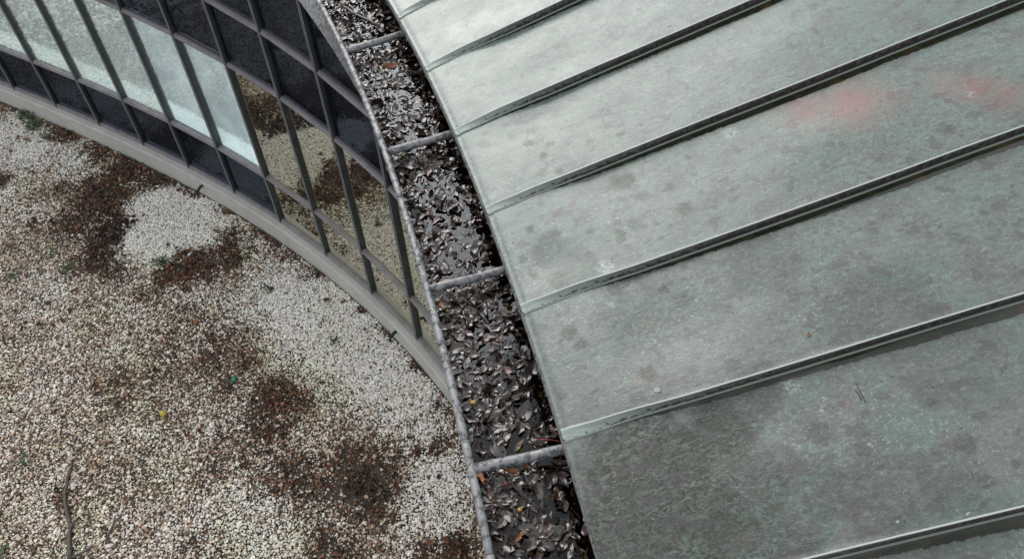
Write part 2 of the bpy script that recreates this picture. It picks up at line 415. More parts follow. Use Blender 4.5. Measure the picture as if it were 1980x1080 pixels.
def field(P, B, sharp=1.6):
    f = np.zeros(len(P))
    for c, r, s in B:
        d = np.hypot(P[:, 0]-c[0], P[:, 1]-c[1])/max(r, 1e-3)
        f = np.maximum(f, s*np.clip(1.5-d, 0, 1)**.8)
    return f
def kerb_dist(P):
    a = np.arctan2(P[:, 1]-FC[1], P[:, 0]-FC[0])
    return RK + rf(a) - np.hypot(P[:, 0]-FC[0], P[:, 1]-FC[1])
def scatter_pts(x0, x1, y0, y1, step, jit=.5):
    xs = np.arange(x0, x1, step); ys = np.arange(y0, y1, step)
    Xa, Ya = np.meshgrid(xs, ys); P = np.stack([Xa.ravel(), Ya.ravel()], -1)
    return P + rng.uniform(-jit, jit, P.shape)*step
def gn_scatter(name, P, rot, scl, col, mat, shape, **kw):
    me = bpy.data.meshes.new(name); me.from_pydata(P.tolist(), [], [])
    for nm, ty, d, key in (('rot', 'FLOAT_VECTOR', rot, 'vector'), ('scl', 'FLOAT_VECTOR', scl, 'vector')):
        a = me.attributes.new(nm, ty, 'POINT'); a.data.foreach_set(key, np.asarray(d, np.float32).ravel())
    a = me.attributes.new('col', 'FLOAT_COLOR', 'POINT')
    a.data.foreach_set('color', np.concatenate([col, np.ones((len(col), 1))], 1).astype(np.float32).ravel())
    me.materials.append(mat)
    o = bpy.data.objects.new(name, me); COL.objects.link(o); props(o, **kw)
    g = bpy.data.node_groups.new(name+'_scatter', 'GeometryNodeTree')
    g.interface.new_socket('Geometry', in_out='INPUT', socket_type='NodeSocketGeometry')
    g.interface.new_socket('Geometry', in_out='OUTPUT', socket_type='NodeSocketGeometry')
    N = g.nodes; L = g.links
    gi = N.new('NodeGroupInput'); go = N.new('NodeGroupOutput'); ip = N.new('GeometryNodeInstanceOnPoints')
    if shape == 'chip':
        b = N.new('GeometryNodeMeshIcoSphere'); b.inputs['Radius'].default_value = .5; b.inputs['Subdivisions'].default_value = 1
        geo = b.outputs[0]
        sp = N.new('GeometryNodeSetPosition'); rv = N.new('FunctionNodeRandomValue'); rv.data_type = 'FLOAT_VECTOR'
        rv.inputs[0].default_value = (-.16,)*3; rv.inputs[1].default_value = (.16,)*3
        L.new(geo, sp.inputs['Geometry']); L.new(rv.outputs[0], sp.inputs['Offset']); geo = sp.outputs[0]
    else:
        b = N.new('GeometryNodeMeshGrid'); b.inputs['Size X'].default_value = 1; b.inputs['Size Y'].default_value = 1
        b.inputs['Vertices X'].default_value = 6; b.inputs['Vertices Y'].default_value = 4
        geo = b.outputs[0]
        pos = N.new('GeometryNodeInputPosition'); sx = N.new('ShaderNodeSeparateXYZ'); L.new(pos.outputs[0], sx.inputs[0])
        def m(op, a_, b_=None):
            q = N.new('ShaderNodeMath'); q.operation = op
            for i, v in enumerate((a_, b_)):
                if v is None: continue
                if isinstance(v, (int, float)): q.inputs[i].default_value = v
                else: L.new(v, q.inputs[i])
            return q.outputs[0]
        x, y = sx.outputs[0], sx.outputs[1]
        w = m('SUBTRACT', 1.04, m('MULTIPLY', m('MULTIPLY', x, x), 3.9))
        yy = m('MULTIPLY', m('MULTIPLY', y, w), .62)
        zz = m('ADD', m('MULTIPLY', m('MULTIPLY', x, x), .55), m('ADD', m('MULTIPLY', m('MULTIPLY', y, y), 1.1), m('MULTIPLY', m('SINE', m('MULTIPLY', x, 11)), .05)))
        cx = N.new('ShaderNodeCombineXYZ'); L.new(x, cx.inputs[0]); L.new(yy, cx.inputs[1]); L.new(zz, cx.inputs[2])
        sp = N.new('GeometryNodeSetPosition'); L.new(geo, sp.inputs['Geometry']); L.new(cx.outputs[0], sp.inputs['Position']); geo = sp.outputs[0]
    sm = N.new('GeometryNodeSetMaterial'); sm.inputs['Material'].default_value = mat
    L.new(geo, sm.inputs['Geometry']); L.new(sm.outputs[0], ip.inputs['Instance'])
    L.new(gi.outputs[0], ip.inputs['Points'])
    for nm, sock in (('rot', 'Rotation'), ('scl', 'Scale')):
        na = N.new('GeometryNodeInputNamedAttribute'); na.data_type = 'FLOAT_VECTOR'; na.inputs['Name'].default_value = nm
        L.new(na.outputs[0], ip.inputs[sock])
    L.new(ip.outputs[0], go.inputs[0])
    md = o.modifiers.new('scatter', 'NODES'); md.node_group = g
    return o
def mat_chip():
    t = NT('gravel_chip'); at_ = t.new('ShaderNodeAttribute', attribute_name='col', attribute_type='INSTANCER')
    t.set(Base_Color=t.mix(t.rng(t.noise(t.coord(), 9, 3), .35, .7, 0, .35), at_.outputs['Color'], (.12, .10, .08)), Roughness=.6); return t.m
CHIP = mat_chip()
def gravel(P, size, name, dens=1.):
    ex = field(P, PALE) > .75; P = np.concatenate([P, P[ex]+rng.uniform(-.5, .5, (ex.sum(), 2))*size]); kd = kerb_dist(P); P = P[kd > .012]; kd = kd[kd > .012]
    lit = field(P, LITTER)*(.55+.9*fbm(P[:, 0]*5, P[:, 1]*5, 3)) + .9*np.clip(1-kd/.16, 0, 1)*(fbm(P[:, 0]*2.2, P[:, 1]*2.2, 9) > .46)
    pal = field(P, PALE)*(.6+.8*fbm(P[:, 0]*4, P[:, 1]*4, 5))
    lit = np.clip(lit - .8*pal, 0, 2)
    dirt = np.clip(fbm(P[:, 0]*3.1, P[:, 1]*3.1, 21, 5)*1.7-.42, 0, 1)
    dirt = np.clip(.14+.75*dirt - pal*.75 + lit*.7, 0, 1)
    keep = rng.random(len(P)) < np.clip(1.02 - lit*.80 - .12*dirt, .1, 1)*dens
    P, dirt, lit, pal = P[keep], dirt[keep], lit[keep], pal[keep]; n = len(P)
    u = rng.random(n); v = rng.random((n, 1))
    white = np.array([.82, .77, .72]); tan = np.array([.54, .44, .34]); brown = np.array([.23, .135, .085]); dark = np.array([.045, .036, .03])
    pw = .62-.48*dirt+.3*np.clip(pal, 0, 1.); pb = np.maximum(.10+.30*dirt-.09*np.clip(pal, 0, 1), .01)
    col = np.where((u < pw)[:, None], white*(.75+.45*v), np.where((u < 1-pb)[:, None], tan*(.6+.7*v), np.where((rng.random(n) < .6)[:, None], brown*(.6+.8*v), dark*(.6+v))))
    lit0 = 0; grn = (fbm(P[:, 0]*1.6, P[:, 1]*1.6, 33)-.5).clip(0, .2)*.6
    col = col*(1-grn[:, None]*np.array([.5, .15, .9]))*(1-.16*dirt[:, None]*np.array([.5, .9, 1.2]))
    s = size*np.clip(rng.lognormal(-.05, .34, n), .45, 2.2)
    z = rng.uniform(-.004, .010, n) + .004
    rot = rng.uniform(-.5, .5, (n, 3)); rot[:, 2] = rng.uniform(0, 6.28, n); 
    scl = np.stack([s, s*rng.uniform(.6, .95, n), s*rng.uniform(.45, .8, n)], -1)
    return gn_scatter(name, np.c_[P, z], rot, scl, np.clip(col, 0, .85), CHIP, 'chip', kind='stuff',
        label='pale stone chippings covering the courtyard floor', cat='gravel')
PF = scatter_pts(-7.6, .9, 1.5, 9.9, .0158)
gravel(PF, .0215, 'gravel')
# coarser chips further out in the court, seen only in the window reflections
PB = scatter_pts(-16, .4, -8, 12, .045)
out = ~((PB[:, 0] > -7.6) & (PB[:, 1] > 1.5) & (PB[:, 1] < 9.9))
gravel(PB[out], .055, 'gravel')

def ground_leaves():
    P = scatter_pts(-7.6, .9, 1.5, 9.9, .017); kd = kerb_dist(P); P = P[kd > .02]; kd = kd[kd > .02]
    lit = field(P, LITTER)*(.5+fbm(P[:, 0]*5, P[:, 1]*5, 3)) + .8*np.clip(1-kd/.13, 0, 1)*(fbm(P[:, 0]*2.2, P[:, 1]*2.2, 9) > .46)
    lit = lit - .7*field(P, PALE)
    st = np.clip(fbm(P[:, 0]*2.6, P[:, 1]*2.6, 61, 5)*2.6-1.35, 0, 1)*np.clip(1-1.3*field(P, PALE), 0, 1)
    p = np.clip((lit-.15)*.34, 0.004+.05*st, .30)
    k = rng.random(len(P)) < p; P = P[k]; lit = lit[k]; n = len(P)
    dark = np.clip(1.4 - np.hypot(P[:, 0]-at(235, 460, 0)[0], P[:, 1]-at(235, 460, 0)[1])/.55, 0, 1)
    dark = np.maximum(dark, np.clip(1.3 - np.hypot(P[:, 0]-at(700, 935, 0)[0], P[:, 1]-at(700, 935, 0)[1])/.3, 0, 1)*.8)
    u = rng.random(n)[:, None]; v = rng.random(n)[:, None]
    a = np.array([.105, .048, .028]); b = np.array([.21, .095, .052]); c = np.array([.34, .14, .06]); d = np.array([.025, .018, .015])
    col = np.where(u < .45, a, np.where(u < .86, b, np.where(u < .9, c, d)))*(.6+.8*v)
    col = col*(1-dark[:, None]*.65)
    s = rng.uniform(.022, .055, n)
    rot = np.c_[rng.normal(0, .45, n), rng.normal(0, .45, n), rng.uniform(0, 6.28, n)]
    scl = np.stack([s, s*rng.uniform(.8, 1.4, n), s*rng.uniform(.3, 1.2, n)], -1)
    z = .014 + rng.random(n)*.012
    LEAF_I = mat_leaf('litter_leaf', (.08, .05, .03), (.1, .06, .04), .55, .0, True)
    gn_scatter('leaf_litter', np.c_[P, z], rot, scl, col, LEAF_I, 'leaf', kind='stuff',
        label='brown rotting leaf litter drifted over the chippings and along the kerb', cat='leaf litter')
ground_leaves()

# ------------------------------------------------------------------ the building
B = empty('building', (float(fac(ma(5), 0, 0)[0]), float(fac(ma(5), 0, 0)[1]), 0),
          label='curved building with dark glazed front, leaf filled gutter and green copper standing seam roof', cat='building')
def sub(name, me_o=None): pass
def child(o, parent):
    o.parent = parent; o.matrix_parent_inverse = Matrix.Translation(-Vector(parent.location)) if parent is B else Matrix.Identity(4)
    return o
def node(name, parent, label=None):
    o = bpy.data.objects.new(name, None); COL.objects.link(o); child(o, parent)
    if label: o['label'] = label
    return o
def part(name, VF, mat, parent, smooth=False, uv=None, label=None):
    o = mesh(name, VF[0], VF[1], mat, None, smooth, uv); child(o, parent)
    if label: o['label'] = label
    return o
BI = None
# --- plinth
PL = node('plinth', B, 'low pale concrete kerb under the glazed front')
aa = np.linspace(ma(-6), ma(15), 240)
rows = np.stack([ker(aa, 0., -.05), ker(aa, 0, HK-.012), ker(aa, .010, HK), ker(aa, .085, HK), ker(aa, .085, HK-.03), ker(aa, .6, HK-.03), ker(aa, .6, -.05)], 1)
wig = .004*(fbm(aa*60, aa*0, 4)-.5)
part('kerb_wall', sweep(rows), CONC, PL)
# coping tiles on the ledge, between the kerb's edge and the glass: recessed joints
tiles = np.arange(ma(12), ma(-5), .118/RK)
for a0 in tiles[::-1]:
    w = .118/RK; k = (a0-PH0)/DPH
    g = .0045/RK
    r0, r1 = .086, .0915+.05
    z0, z1 = HK-.029, HK+.001+random.uniform(-.0015, .0015)
    pts = [ker(a, r, z) for a in (a0+g, a0+w-g) for r in (r0, r1) for z in (z0, z1)]
    part('coping_tile', (pts, BOXF), COPING, PL)
# small black spouts through the kerb
for (px, py) in ((395, 366), (765, 650)):
    c = at(px, py, .14); a = math.atan2(c[1]-FC[1], c[0]-FC[0])
    p0 = ker(a, .02, .20); p1 = ker(a, -.03, .205); p2 = ker(a, -.075, .185); p3 = ker(a, -.09, .14)
    part('drain_spout', tube([p0, p1, p2, p3], [.017, .017, .016, .018], 10), DARK, PL, True)

# --- glazed front
FA = node('glass_front', B, 'curved glass front of dark panes between slim metal mullions')
def mullion(k):
    a = ma(k)
    s = .0
    d = fac(a, 0, HK) - fac(a, -1, HK); d /= np.linalg.norm(d)      # outward from court = into building
    tdir = np.array([-d[1], d[0], 0])
    prof = [(-.021, .05), (-.021, -.010), (-.012, -.012), (-.012, -.022), (-.007, -.024), (-.005, -.016), (.005, -.016), (.007, -.024), (.012, -.022), (.012, -.012), (.021, -.010), (.021, .05)]
    rws = []
    for z in (HK+.002, Z1, Z2, Z3, Z4+.1):
        c = fac(a, .0, z); rws.append([c + tdir*x + d*y for x, y in prof])
    return sweep(rws)
KM = range(-5, 14)
def mullion_fin(k, x0, x1):
    a = ma(k); d = fac(a, 0, HK) - fac(a, -1, HK); d /= np.linalg.norm(d); tdir = np.array([-d[1], d[0], 0])
    return sweep([[fac(a, 0, z) + tdir*x + d*y for x, y in ((x0, -.020), (x0, -.028), (x1, -.028), (x1, -.020))] for z in (HK+.004, Z1, Z2, Z3, Z4+.1)])
for k in KM:
    part('mullion', mullion(k), ALU, FA)
    part('cap_strip', mullion_fin(k, .0072, .0112), FIN, FA); part('cap_strip', mullion_fin(k, -.0112, -.0072), FIN, FA)
def transom(k, z, big=1.):
    a0, a1 = ma(k), ma(k+1)
    p0, p1 = fac(a0, 0, z), fac(a1, 0, z); ax = p1-p0; L = np.linalg.norm(ax); ax /= L
    d = np.array([-ax[1], ax[0], 0]); m = fac((a0+a1)/2, 1, z)-p0
    if d@m < 0: d = -d
    up = np.array([0, 0, 1.])
    prof = [(-.022, .04), (-.022, -.010), (-.010, -.012), (-.008, -.022), (.008, -.022), (.010, -.012), (.022, -.010), (.022, .04)]
    rws = [[p0+ax*t + up*u*big + d*v for u, v in prof] for t in (.0212, L-.0212)]
    return sweep(rws)
for k in list(KM)[:-1]:
    for z in (HK+.024, Z1, Z2, Z3, Z4): part('transom', transom(k, z), ALU_SKYLIT, FA)
def quad_box(p00, p10, p11, p01, th):
    n_ = np.cross(p10-p00, p01-p00); n_ /= np.linalg.norm(n_)
    if n_ @ (np.array([FC[0], FC[1], 1])-p00) < 0: n_ = -n_
    F_ = [p00, p10, p11, p01]; Bk = [p-n_*th for p in F_]
    return np.array(F_+Bk), [(0, 1, 2, 3), (7, 6, 5, 4), (0, 4, 5, 1), (1, 5, 6, 2), (2, 6, 7, 3), (3, 7, 4, 0)]
LV = [HK+.03, Z1, Z2, Z3, Z4]
for k in list(KM)[:-1]:
    a0, a1 = ma(k)-.0011, ma(k+1)+.0011
    for r in range(4):
        zb, zt = LV[r]+.02, LV[r+1]-.02
        mirror = k >= 6
        if r >= 2: gm, bm = GL_DARK, BOARD
        elif mirror: gm, bm = GL_MIR, DARK
        elif r == 1: gm, bm = (GL_PALE if k >= 4 else GL_PALE2), GLOW_PANEL
        else: gm, bm = GL_DARK, BOARD
        tw = random.uniform(-.002, .002)
        q = quad_box(fac(a0, .008+tw, zb), fac(a1, .008-tw, zb), fac(a1, .008-tw, zt), fac(a0, .008+tw, zt), .008)
        part('window_pane', q, gm, FA)
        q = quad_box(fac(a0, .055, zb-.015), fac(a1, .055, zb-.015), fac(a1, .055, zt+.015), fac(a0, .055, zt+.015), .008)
        part('glow_panel' if bm is GLOW_PANEL else 'back_panel', q, bm, FA)  # glowing sheet added behind the pale panes to brighten them
# solid core behind the front, up to the roof
rows = np.stack([fac(aa, .3, -.05), fac(aa, .3, 3.6), fac(aa, 6, 3.6), fac(aa, 6, -.05)], 1)
part('inner_wall', sweep(rows), DARK, B)

# --- gutter
GU = node('gutter', B, 'wide zinc box gutter choked with wet leaves below the roof edge')
ga = np.linspace(sa(13), sa(-9), 260)
zb = ZG-.17
fl = np.clip((ga-.325)*1.0, 0, .10)
tro = np.stack([gut(ga, .028, ZG-.004), gut(ga, .030, zb+.01), gut(ga, .43, zb+.01), gut(ga, .43, ZG+.10), gut(ga, .433, ZG+.10), gut(ga, .433, zb), gut(ga, .022, zb), gut(ga, .020, ZG-.004)], 1)
part('trough', sweep(tro), ZINC_WALL, GU)
# flared apron below the rim where the court curve tightens
ap = np.stack([gut(ga, .0185, ZG-.012), gut(ga, .0185-fl*.95, ZG-.115), gut(ga, .0205, ZG-.118), gut(ga, .0205, ZG-.03)], 1)
part('apron', sweep(ap), ZINC, GU)
# rolled rim in lengths with lapped joints
ra = np.linspace(sa(12.6), sa(-8), 26)
def rim(a0, a1, rad=.0155):
    A = np.linspace(a0, a1, 14); rws = []
    for a in A:
        rr_ = rad*(1+.05*math.sin(a*900)+.04*random.uniform(-1, 1))
        c = gut(a, .0145, ZG); an = np.arange(10)/10*2*math.pi
        dr = gut(a, 1, 0)-gut(a, 0, 0)
        rws.append(c + np.outer(rr_*1.05*np.cos(an), dr) + np.outer(rr_*.8*np.sin(an), (0, 0, 1)))
    return sweep(rws)
for i in range(len(ra)-1):
    part('rim', rim(ra[i]+.00012, ra[i+1]-.00012, .0152+.0006*(i % 2)), ZINC, GU, True)
BR = [.0100, .0810, .1490, .2145, .2840, .3531, .4225, .492]
for i, a in enumerate(BR):
    p0, p1 = gut(a, .026, ZG-.004), gut(a, .40, ZG-.002+.006)
    pts = [p0+(p1-p0)*t + np.array([0, 0, .002*math.sin(9*t)]) for t in np.linspace(0, 1, 9)]
    part('gutter_bracket', tube(pts, .0195, 14), ZINC, GU, True)
# soffit from the gutter to the glass
sof = np.stack([gut(ga, .03, zb-.03), gut(ga, 3.2, zb-.03), gut(ga, 3.2, zb-.06), gut(ga, .03, zb-.06)], 1)
part('soffit', sweep(sof), SOFFIT, B)

# --- roof
RO = node('roof', B, 'low pitched green patinated copper roof with raised seams')
RT = 4.2
ST = [(1650,200,.18,.95,'r'),(1560,212,.14,.75,'r'),(1700,196,.12,.5,'r'),(1590,215,.08,.3,'r'),(1885,172,.12,.75,'r'),(1835,165,.10,.5,'r'),(1945,185,.12,.6,'r'),(1250,622,.028,.3,'r'),(1640,780,.03,.25,'r'),(1235,735,.03,.22,'r'),(1262,742,.025,.15,'r'),
      (1585,838,.035,.4,'d2'),(1530,900,.035,.4,'d2'),(1855,460,.02,.4,'d2'),(1210,350,.04,.45,'d2'),(1070,455,.035,.4,'d2'),(1085,540,.045,.35,'d2'),(1200,450,.02,.4,'d2'),(1140,445,.02,.3,'d2'),(1300,1000,.26,1.0,'d'),(1240,900,.2,.9,'d'),(1200,1060,.15,.8,'d'),(1180,940,.1,.6,'d'),(1440,1040,.2,.6,'d'),(1800,1000,.2,.3,'d'),(1480,500,.15,.3,'d'),(1700,600,.2,.3,'d'),(1850,700,.2,.25,'d'),(1400,830,.13,.8,'d'),(1460,760,.10,.5,'d'),(1330,880,.12,.9,'d'),(1600,950,.12,.4,'d'),(1420,960,.2,.6,'d'),(1700,950,.1,.35,'d'),
      (1060,480,.08,.35,'d'),(1200,350,.05,.35,'d'),(1120,520,.1,.3,'d'),(1170,515,.035,.6,'p'),(1530,745,.03,.5,'p'),(1875,185,.02,.4,'p'),(1180,590,.02,.3,'p'),(1410,258,.03,.5,'p')]
STW = []
for _ in range(90):
    ST.append((random.uniform(1000, 1980), random.uniform(250, 1080), random.uniform(.006, .03), random.uniform(.15, .5), 'd2'))
for px, py, r, s, kd in ST:
    p = at(px, py, 4.0); 
    for _ in range(4):
        rr_ = math.hypot(p[0]-GC[0], p[1]-GC[1]); a = math.atan2(p[1]-GC[1], p[0]-GC[0])
        p = at(px, py, ZE + SL*(rr_-RE-float(rg(a))))
    STW.append((p, r, s, kd))
def roofz(a, r):
    """height of the pan surface"""
    x = a*13; y = r
    und = .010*(fbm(x*2.2+3, y*1.1, 11, 2)-.5)*np.clip(r*4, 0, 1) + .0022*(fbm(x*7, y*3, 14, 2)-.5)
    eav = -.006*np.exp(-(r/.015)**2) + .007*np.exp(-((r-.22)/.12)**2)*(.4+fbm(a*13*1.3, r*0, 77, 2))
    return ZE + SL*r + und + eav
def foot_off(r):   # how far the foot of the seam stands off its ridge line: the seam is folded flat at the eave
    return .004 + .036*np.clip(1-(r-.02)/.42, 0, 1)**1.3
def seam_r(r): return np.clip((r-.02)/.42, 0, 1)**.8
def seam_h(r):
    return .006 + .042*seam_r(r)
def seam_shift(r): return -.034*(1-seam_r(r)) + .007
for k in range(-4, 12):
    nr, nu = 250, 44
    r = np.concatenate([np.linspace(-.012, .5, 70), np.linspace(.5, RT, nr-70+1)[1:]])
    aL, aR = sa(k), sa(k+1)                     # upper seam, lower seam
    u = np.linspace(0, 1, nu)
    Rr, Uu = np.meshgrid(r, u, indexing='ij')
    rad = RE + Rr + float(rg((aL+aR)/2))
    wdt = (aL-aR)*rad
    du = Uu*wdt
    A = aL - du/rad
    zz = roofz(A, Rr)
    # pans turn up a little at both seams
    up = seam_r(Rr)
    zz = zz + up*(.005*np.exp(-(du/.012)**2) + .005*np.exp(-((wdt-du)/.012)**2))
    cx_ = .5+.3*math.sin(k*2.3); zz = zz - .009*np.exp(-((Uu-cx_)/.25)**2-((Rr-.35-.2*math.sin(k*1.7))/.22)**2) + .0035*np.exp(-((Uu-.5)/.2)**2-((Rr-1.6-.5*math.sin(k*3.1))/.4)**2)
    rb = RE + rg(A) + Rr
    V = np.stack([GC[0]+rb*np.cos(A), GC[1]+rb*np.sin(A), zz], -1).reshape(-1, 3)
    # turned-down drip edge
    low1 = V.reshape(nr, nu, 3)[0].copy(); low1[:, 2] -= .028
    rr0 = np.stack([low1[:, 0]-GC[0], low1[:, 1]-GC[1]], -1); rr0 /= np.linalg.norm(rr0, axis=1)[:, None]
    V2 = np.concatenate([low1, low1 + np.c_[rr0*.2, np.zeros(nu)]])
    allV = np.concatenate([V2[nu:], V2[:nu], V])
    F = grid_faces(nr+2, nu)
    uv = np.concatenate([np.zeros((2*nu, 2)), np.stack([du - foot_off(Rr)*.8 - seam_shift(Rr), Rr], -1).reshape(-1, 2)])
    o = part('roof_pan', (allV, F), COPPER, RO, True, uv)
    ca = o.data.color_attributes.new('stain', 'FLOAT_COLOR', 'POINT')
    Cc = np.zeros((len(allV), 4)); Cc[:, 3] = 1
    wob = .35*(fbm(allV[:, 0]*14, allV[:, 1]*14, 2)-.5)
    for p, rd, s, kd in STW:
        d = np.hypot(allV[:, 0]-p[0], (allV[:, 1]-p[1])*1.0)/rd + wob*(2 if kd != 'r' else 1)
        m = s*(np.clip((1.15-d)*(1. if kd == 'r' else 2.2 if kd != 'd2' else 6), 0, 1)**(.8 if kd != 'r' else 1.2))
        ci = {'r': 0, 'd': 1, 'p': 2}.get(kd)
        if kd == 'd2': Cc[:, 0] = np.maximum(Cc[:, 0], m*.10); Cc[:, 1] = np.maximum(Cc[:, 1], m)
        else: Cc[:, ci] = np.maximum(Cc[:, ci], m)
    # edge strip where the pans fold over the eave, plainer
    ca.data.foreach_set('color', Cc.ravel())
def seam(k):
    r = np.concatenate([np.linspace(-.010, .6, 50), np.linspace(.6, RT, 90)[1:]]); a = sa(k)
    rad = RE+float(rg(a))+r
    n_ = len(r)
    prof_u = []; prof_h = []; hv = []
    f = foot_off(r); h = seam_h(r) + .0015*(fbm(r*6, r*0+k, 5)-.5)
    lat = .010*(fbm(r*1.1, r*0+k*3.3, 8, 2)-.5)*np.clip(r*2, 0, 1)
    z0 = roofz(np.full(n_, a), r)
    pr = [(-.010+0*r, .001+0*r, -.08), (-.003+0*r, .004+0*r, -.02), (-.003+0*r, h-.002, .99), (-.002+0*r, h, 1.), (.0018+0*r, h, 1.),
          (.003+0*r, h-.0012, .97), (.0034+0*r, h-.0035*np.clip(h/.04, 0, 1), .92),
          (.0035+.4*(f-.004), h*.55, .5), (f, .0065*np.clip(h/.04, .6, 1)+0*r, .08), (f+.001, .0055+0*r, 0.), (f+.0045, .0045+0*r, -.05), (f+.0065, .0005+0*r, -.08)]
    rows = []; uv = []
    for u_, hh, hv_ in pr:
        U = u_+lat+seam_shift(r); A = a - U/rad; rb = RE+rg(A)+r
        rows.append(np.stack([GC[0]+rb*np.cos(A), GC[1]+rb*np.sin(A), roofz(A, r)+hh+ (0 if hh is not None else 0)], -1)); uv.append(np.stack([hv_+0*r, r], -1))
    rows = np.stack(rows, 1); uv = np.stack(uv, 1)
    V = rows.reshape(-1, 3); m = rows.shape[1]
    F = grid_faces(n_, m, False) + [tuple(range(m))]
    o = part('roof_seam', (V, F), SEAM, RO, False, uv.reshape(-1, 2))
    md = o.data
    return o
for k in range(-4, 13): seam(k)
# thin eave lip strip
lp = np.stack([gut(ga, RE-RGO-.016, ZE-.012), gut(ga, RE-RGO-.013, ZE-.0075), gut(ga, RE-RGO-.0105, ZE-.012), gut(ga, RE-RGO-.0105, ZE-.04), gut(ga, RE-RGO-.016, ZE-.04)], 1)
part('eave_lip', sweep(lp), ZINC, RO)

# ------------------------------------------------------------------ what lies in the gutter
def leaf_mesh(name, L, W, curl=.3, cup=.3, wave=.1, mat=None, nx=7, ny=5, stem=True, lobes=0, fold=0):
    t = np.linspace(0, 1, nx); s = np.linspace(-1, 1, ny)
    V = []
    ph = random.uniform(0, 6)
    for ti in t:
        w = W/2*(math.sin(math.pi*min(1, max(0, ti*.98+.01))**.85))**.95
        if lobes: w *= (1+.38*math.sin(ti*math.pi*2*lobes+ph))
        for sj in s:
            x = (ti-.5)*L; y = sj*w + .06*W*math.sin(ti*5+ph)
            z = curl*L*((ti-.5)**2)*2 + cup*W*(abs(sj)**1.6)*.5*(w/(W/2)) + wave*W*.3*math.sin(ti*9+sj*2+ph)*abs(sj) + fold*W*.3*sj - .07*W*max(0, 1-abs(sj)*2.2)*math.sin(math.pi*ti)
            V.append((x, y, z))
    V = np.array(V); F = grid_faces(nx, ny)
    if stem:
        b = len(V); x0 = -.5*L
        z0 = V[ny//2][2]
        st = [(x0, -.0008, z0), (x0, .0008, z0), (x0-.28*L, -.0006+.05*L*math.sin(ph), z0+.03*L), (x0-.28*L, .0008+.05*L*math.sin(ph), z0+.03*L), (x0, 0, z0+.0016), (x0-.28*L, .05*L*math.sin(ph), z0+.03*L+.0014)]
        V = np.concatenate([V, st]); F += [(b, b+2, b+5, b+4), (b+1, b+4, b+5, b+3), (b, b+1, b+3, b+2)]
    V[:, 2] -= V[:, 2].min()*.5
    me = bpy.data.meshes.new(name); me.from_pydata(V.tolist(), [], F); me.materials.append(mat)
    me.polygons.foreach_set('use_smooth', [True]*len(me.polygons)); me.update(); return me
MATS = [LEAF_BLACK]*12 + [LEAF_GREY]*4 + [LEAF_RED]*2
LM = []
for i in range(36):
    LM.append(leaf_mesh('gutter_leaf', 1., random.uniform(.28, .62), random.uniform(-.22, .30), random.uniform(-.2, .38), random.uniform(.12, .6), MATS[i % 18], 9, 5))
WL = ZG-.071
SILT0 = ZG-.097
def silt(a, q):   # q = metres from the outer wall
    x = a*13; 
    h = SILT0 + .030*(fbm(x*3.2, q*6, 40, 3)-.5)*2 - .030*np.clip((q-.20)/.12, 0, 1) + .018*np.exp(-(q-.03)**2/.0018)
    for b in BR:
        d = (a-b)*13
        h = h + .030*np.exp(-((d+.06)/.075)**2) - .034*np.exp(-((d-.085)/.06)**2)*np.clip(1.2-q/.25, 0, 1)
    return h
na, nq = 620, 38
A = np.linspace(sa(9.5), sa(-6), na); Q = np.linspace(.026, .44, nq)
AA, QQ = np.meshgrid(A, Q, indexing='ij')
H = silt(AA, QQ-.026) + .003*(fbm(AA*13*30, QQ*30, 50, 3)-.5)
rb = RGO+rg(AA)+QQ
props(mesh('leaf_sludge', np.stack([GC[0]+rb*np.cos(AA), GC[1]+rb*np.sin(AA), H], -1).reshape(-1, 3), grid_faces(na, nq), SLUDGE, None, True),
      label='black rotted leaf sludge filling the bed of the gutter', cat='sludge', kind='stuff')
W2 = np.stack([gut(A, .028, WL), gut(A, .15, WL), gut(A, .3, WL), gut(A, .44, WL)], 1)
props(mesh('water', W2.reshape(-1, 3), grid_faces(na, 4), WATER, None, True), kind='structure')

def bay(a):
    return sum(1 for b in BR if b > a)
BAYLAB = {2: 'in the gutter above the uppermost bracket tube', 3: 'in the gutter below the uppermost bracket tube',
          4: 'between second and third gutter bracket tube', 5: 'between third and fourth gutter bracket tube', 6: 'in the lowest gutter stretch'}
COLN = {LEAF_BLACK.name: 'blackened wet leaf', LEAF_GREY.name: 'grey wet leaf', LEAF_RED.name: 'reddish wet leaf'}
def place_R(rx, ry, rz, s):
    return (Matrix.Rotation(rz, 4, 'Z') @ Matrix.Rotation(ry, 4, 'Y') @ Matrix.Rotation(rx, 4, 'X') @ Matrix.Diagonal((s, s, s, 1)))
a_lo, a_hi = .062, .435
cands = []
N_L = 5200
for i in range(N_L):
    a = random.uniform(a_lo, a_hi); q = .03+.36*random.random()**1.12
    s = random.uniform(.030, .068) if random.random() < .88 else random.uniform(.06, .10)
    h = float(silt(np.array(a), np.array(q-.026)))
    z = max(h, WL-.003) + random.uniform(-.004, .013)
    if h < WL-.012 and random.random() < .35: z = WL - .008 - random.random()*.01     # sunk under the water
    if q > .33 and random.random() < .4: continue
    if h < WL-.026 and random.random() < .35: continue
    cands.append((s, a, q, z))
cands.sort(reverse=True)
stuffV, stuffF, stuffM = [], [], []; off = 0
meV = {}
